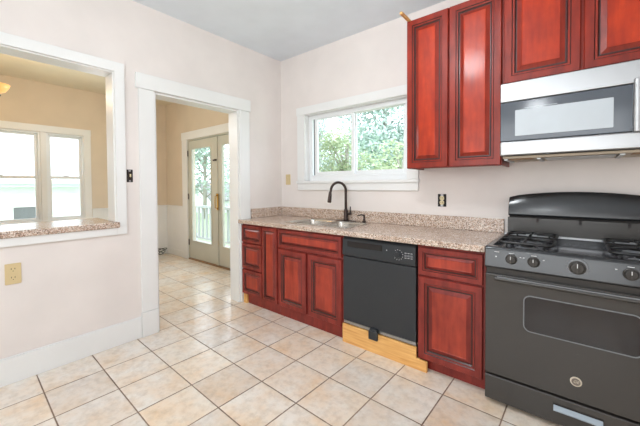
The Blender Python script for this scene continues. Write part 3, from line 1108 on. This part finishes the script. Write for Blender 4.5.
def leafmat(name, col):
    m = mat(name, col, .6)
    t = NT(m)
    n = t.noise(t.pos(), .9, 3)
    c = L(col)
    r = t.ramp(n.outputs[0], [(.3, tuple(v * .6 for v in c[:3]) + (1,)), (.7, c)])
    t.l(r.outputs[0], t.b.inputs['Base Color'])
    t.b.inputs['Subsurface Weight'].default_value = 0
    return m


leaf = [leafmat('blue_green_leaves', (204, 224, 214)), leafmat('fresh_green_leaves', (204, 220, 180)), leafmat('glare_paled_leaves', (214, 226, 222))]  # leaf colours paled to imitate washed-out window glare
bm = bmesh.new()
box(bm, -40, 30, DY + .16, 60, -1.0, -.8)
box(bm, -40, DX - .14, -30, DY + .16, -1.0, -.8)
struct(obj('ground', bm, M['grass']), 'lawn outside the house', 'lawn')


def tree(label, x, y, h, cr, zc, lm, n, ls):
    t = thing('garden_tree', label, 'tree', (x, y, -.8), 'trees in the garden')
    bm = bmesh.new()
    tube(bm, [(x, y, -.8), (x + .05, y, zc * .4), (x, y + .05, zc), (x + .1, y, h * .9)], [.13, .11, .09, .02], 8)
    blobs = []
    for k in range(16):
        a = random.uniform(0, 2 * PI)
        r_ = cr * random.uniform(.15, .85)
        bz = random.uniform(zc - cr * .9, h - .3)
        b = (x + r_ * math.cos(a), y + r_ * math.sin(a), bz)
        blobs.append(b)
        tube(bm, [(x, y, max(0.2, bz - .9)), ((x + b[0]) / 2, (y + b[1]) / 2, bz - .35), b], [.045, .03, .008], 5)
    obj('trunk', bm, M['bark'], t, smooth=True)
    bm = bmesh.new()
    for i in range(n):
        b = random.choice(blobs)
        v = Vector((random.gauss(0, 1), random.gauss(0, 1), random.gauss(0, .8))) * cr * .24
        c_ = Vector(b) + v
        s = ls * random.uniform(.6, 1.3)
        a = Vector((random.gauss(0, 1), random.gauss(0, 1), random.gauss(0, .6))).normalized()
        q = a.cross(Vector((random.gauss(0, 1), random.gauss(0, 1), random.gauss(0, 1)))).normalized()
        vv = [c_ - a * s, c_ - q * s * .45, c_ + a * s, c_ + q * s * .45]
        bm.faces.new([bm.verts.new(p) for p in vv])
    tag(obj('foliage', bm, lm, t), kind='stuff')


tree('tall blue-green leafy tree filling the right pane of the sink window', -3.1, 8.6, 7.2, 2.1, 3.2, leaf[0], 12000, .09)
tree('fresh green tree low behind the sash divider of the sink window', -1.95, 4.2, 2.9, .75, 1.5, leaf[1], 3800, .05)
tree('loose bluish tree at the left of the sink window with sky showing', -8.6, 10.6, 6.4, 1.6, 2.8, leaf[2], 4500, .09)
tree('yellow-green bush at lower right of the sink window', -.1, 3.7, 2.5, .7, 1.2, leaf[1], 3000, .05)
tree('distant tree seen through the left glazed door above the railing', -15.5, 8.0, 5.2, 2.4, 3.0, leaf[0], 4000, .13)
tree('pale distant tree seen through the right glazed door', -10.6, 13.6, 5.8, 1.7, 2.4, leaf[2], 3500, .10)

# deck
tag(boxes('deck_platform', [(-6.0, 1.0, DY + .16, 1.3, -.16, -.05)], M['deck'], None, .004), 'pale board deck outside the glazed doors', 'deck')
ry = 1.2
for (ra, rb, lab) in ((-6.4, -4.67, 'short white deck railing left of the porch post'), (-4.39, 1.0, 'white deck railing with balusters right of the porch post')):
    rl = thing('deck_railing', lab, 'railing', ((ra + rb) / 2, ry, -.05), 'deck railings')
    boxes('top_rail', [(ra, rb, ry - .05, ry + .05, .77, .82)], M['railpaint'], rl, .004)
    boxes('bottom_rail', [(ra, rb, ry - .02, ry + .02, .03, .08)], M['railpaint'], rl, .003)
    x = ra + .08
    while x < min(rb, -2.2):
        boxes('baluster', [(x, x + .045, ry - .02, ry + .02, .08, .77)], M['railpaint'], rl)
        x += .17
tag(boxes('porch_post', [(-4.62, -4.44, ry - .09, ry + .09, -.0495, 2.7), (-4.66, -4.40, ry - .12, ry + .12, -.0495, .12)], M['siding'], None, .004),
    'square white porch post standing in the deck railing', 'post')
tag(boxes('brick_block', [(-4.22, -3.98, ry - .42, ry - .24, -.0495, .10)], M['rust'], None, .01), 'small brick-red block on the deck by the railing', 'block')

# neighbouring houses
nh = thing('neighbor_house', 'white sided neighbour house with pale eave outside the twin dining windows', 'house', (-8.6, -2.2, -.8))
bm = bmesh.new()
box(bm, -9.6, -8.0, -7, 1.2, -.8, 1.55)
obj('house_wall', bm, M['siding'], nh)
boxes('soffit', [(-8.0, -7.7, -7.1, 1.3, 1.28, 1.36)], M['soffit'], nh)
bm = bmesh.new()
loft(bm, [[(-7.62, y, 1.36), (-7.62, y, 1.46), (-8.9, y, 2.5), (-10.2, y, 1.46), (-10.2, y, 1.36)] for y in (-7.1, 1.3)])
obj('house_roof', bm, M['siding'], nh)
wf = boxes('house_window', frame_boxes(-1.62, -1.10, .15, .82, .05, -8.0, -7.96, 'y'), M['trim'], nh)
boxes('window_pane', [(-7.99, -7.98, -1.57, -1.15, .2, .77)], M['grey'], wf)
gh = thing('gable_house', 'small distant white gabled house beyond the deck', 'house', (-19.5, 9.5, -.8))
bm = bmesh.new()
loft(bm, [[(x_, y_, -.8), (x_, y_, .5), (x_ * .5 + -19.5 * .5, y_, .5)] if False else [(-21.2, y_, -.8), (-21.2, y_, .25), (-19.6, y_, 1.35), (-18.0, y_, .25), (-18.0, y_, -.8)] for y_ in (10.0, 13.0) for x_ in (0,)])
obj('house_wall', bm, M['siding'], gh)
bm = bmesh.new()
loft(bm, [[(-21.5, y_, .10), (-19.6, y_, 1.42), (-17.7, y_, .10), (-17.7, y_, .22), (-19.6, y_, 1.56), (-21.5, y_, .22)] for y_ in (9.8, 13.2)])
obj('house_roof', bm, M['roofing'], gh)
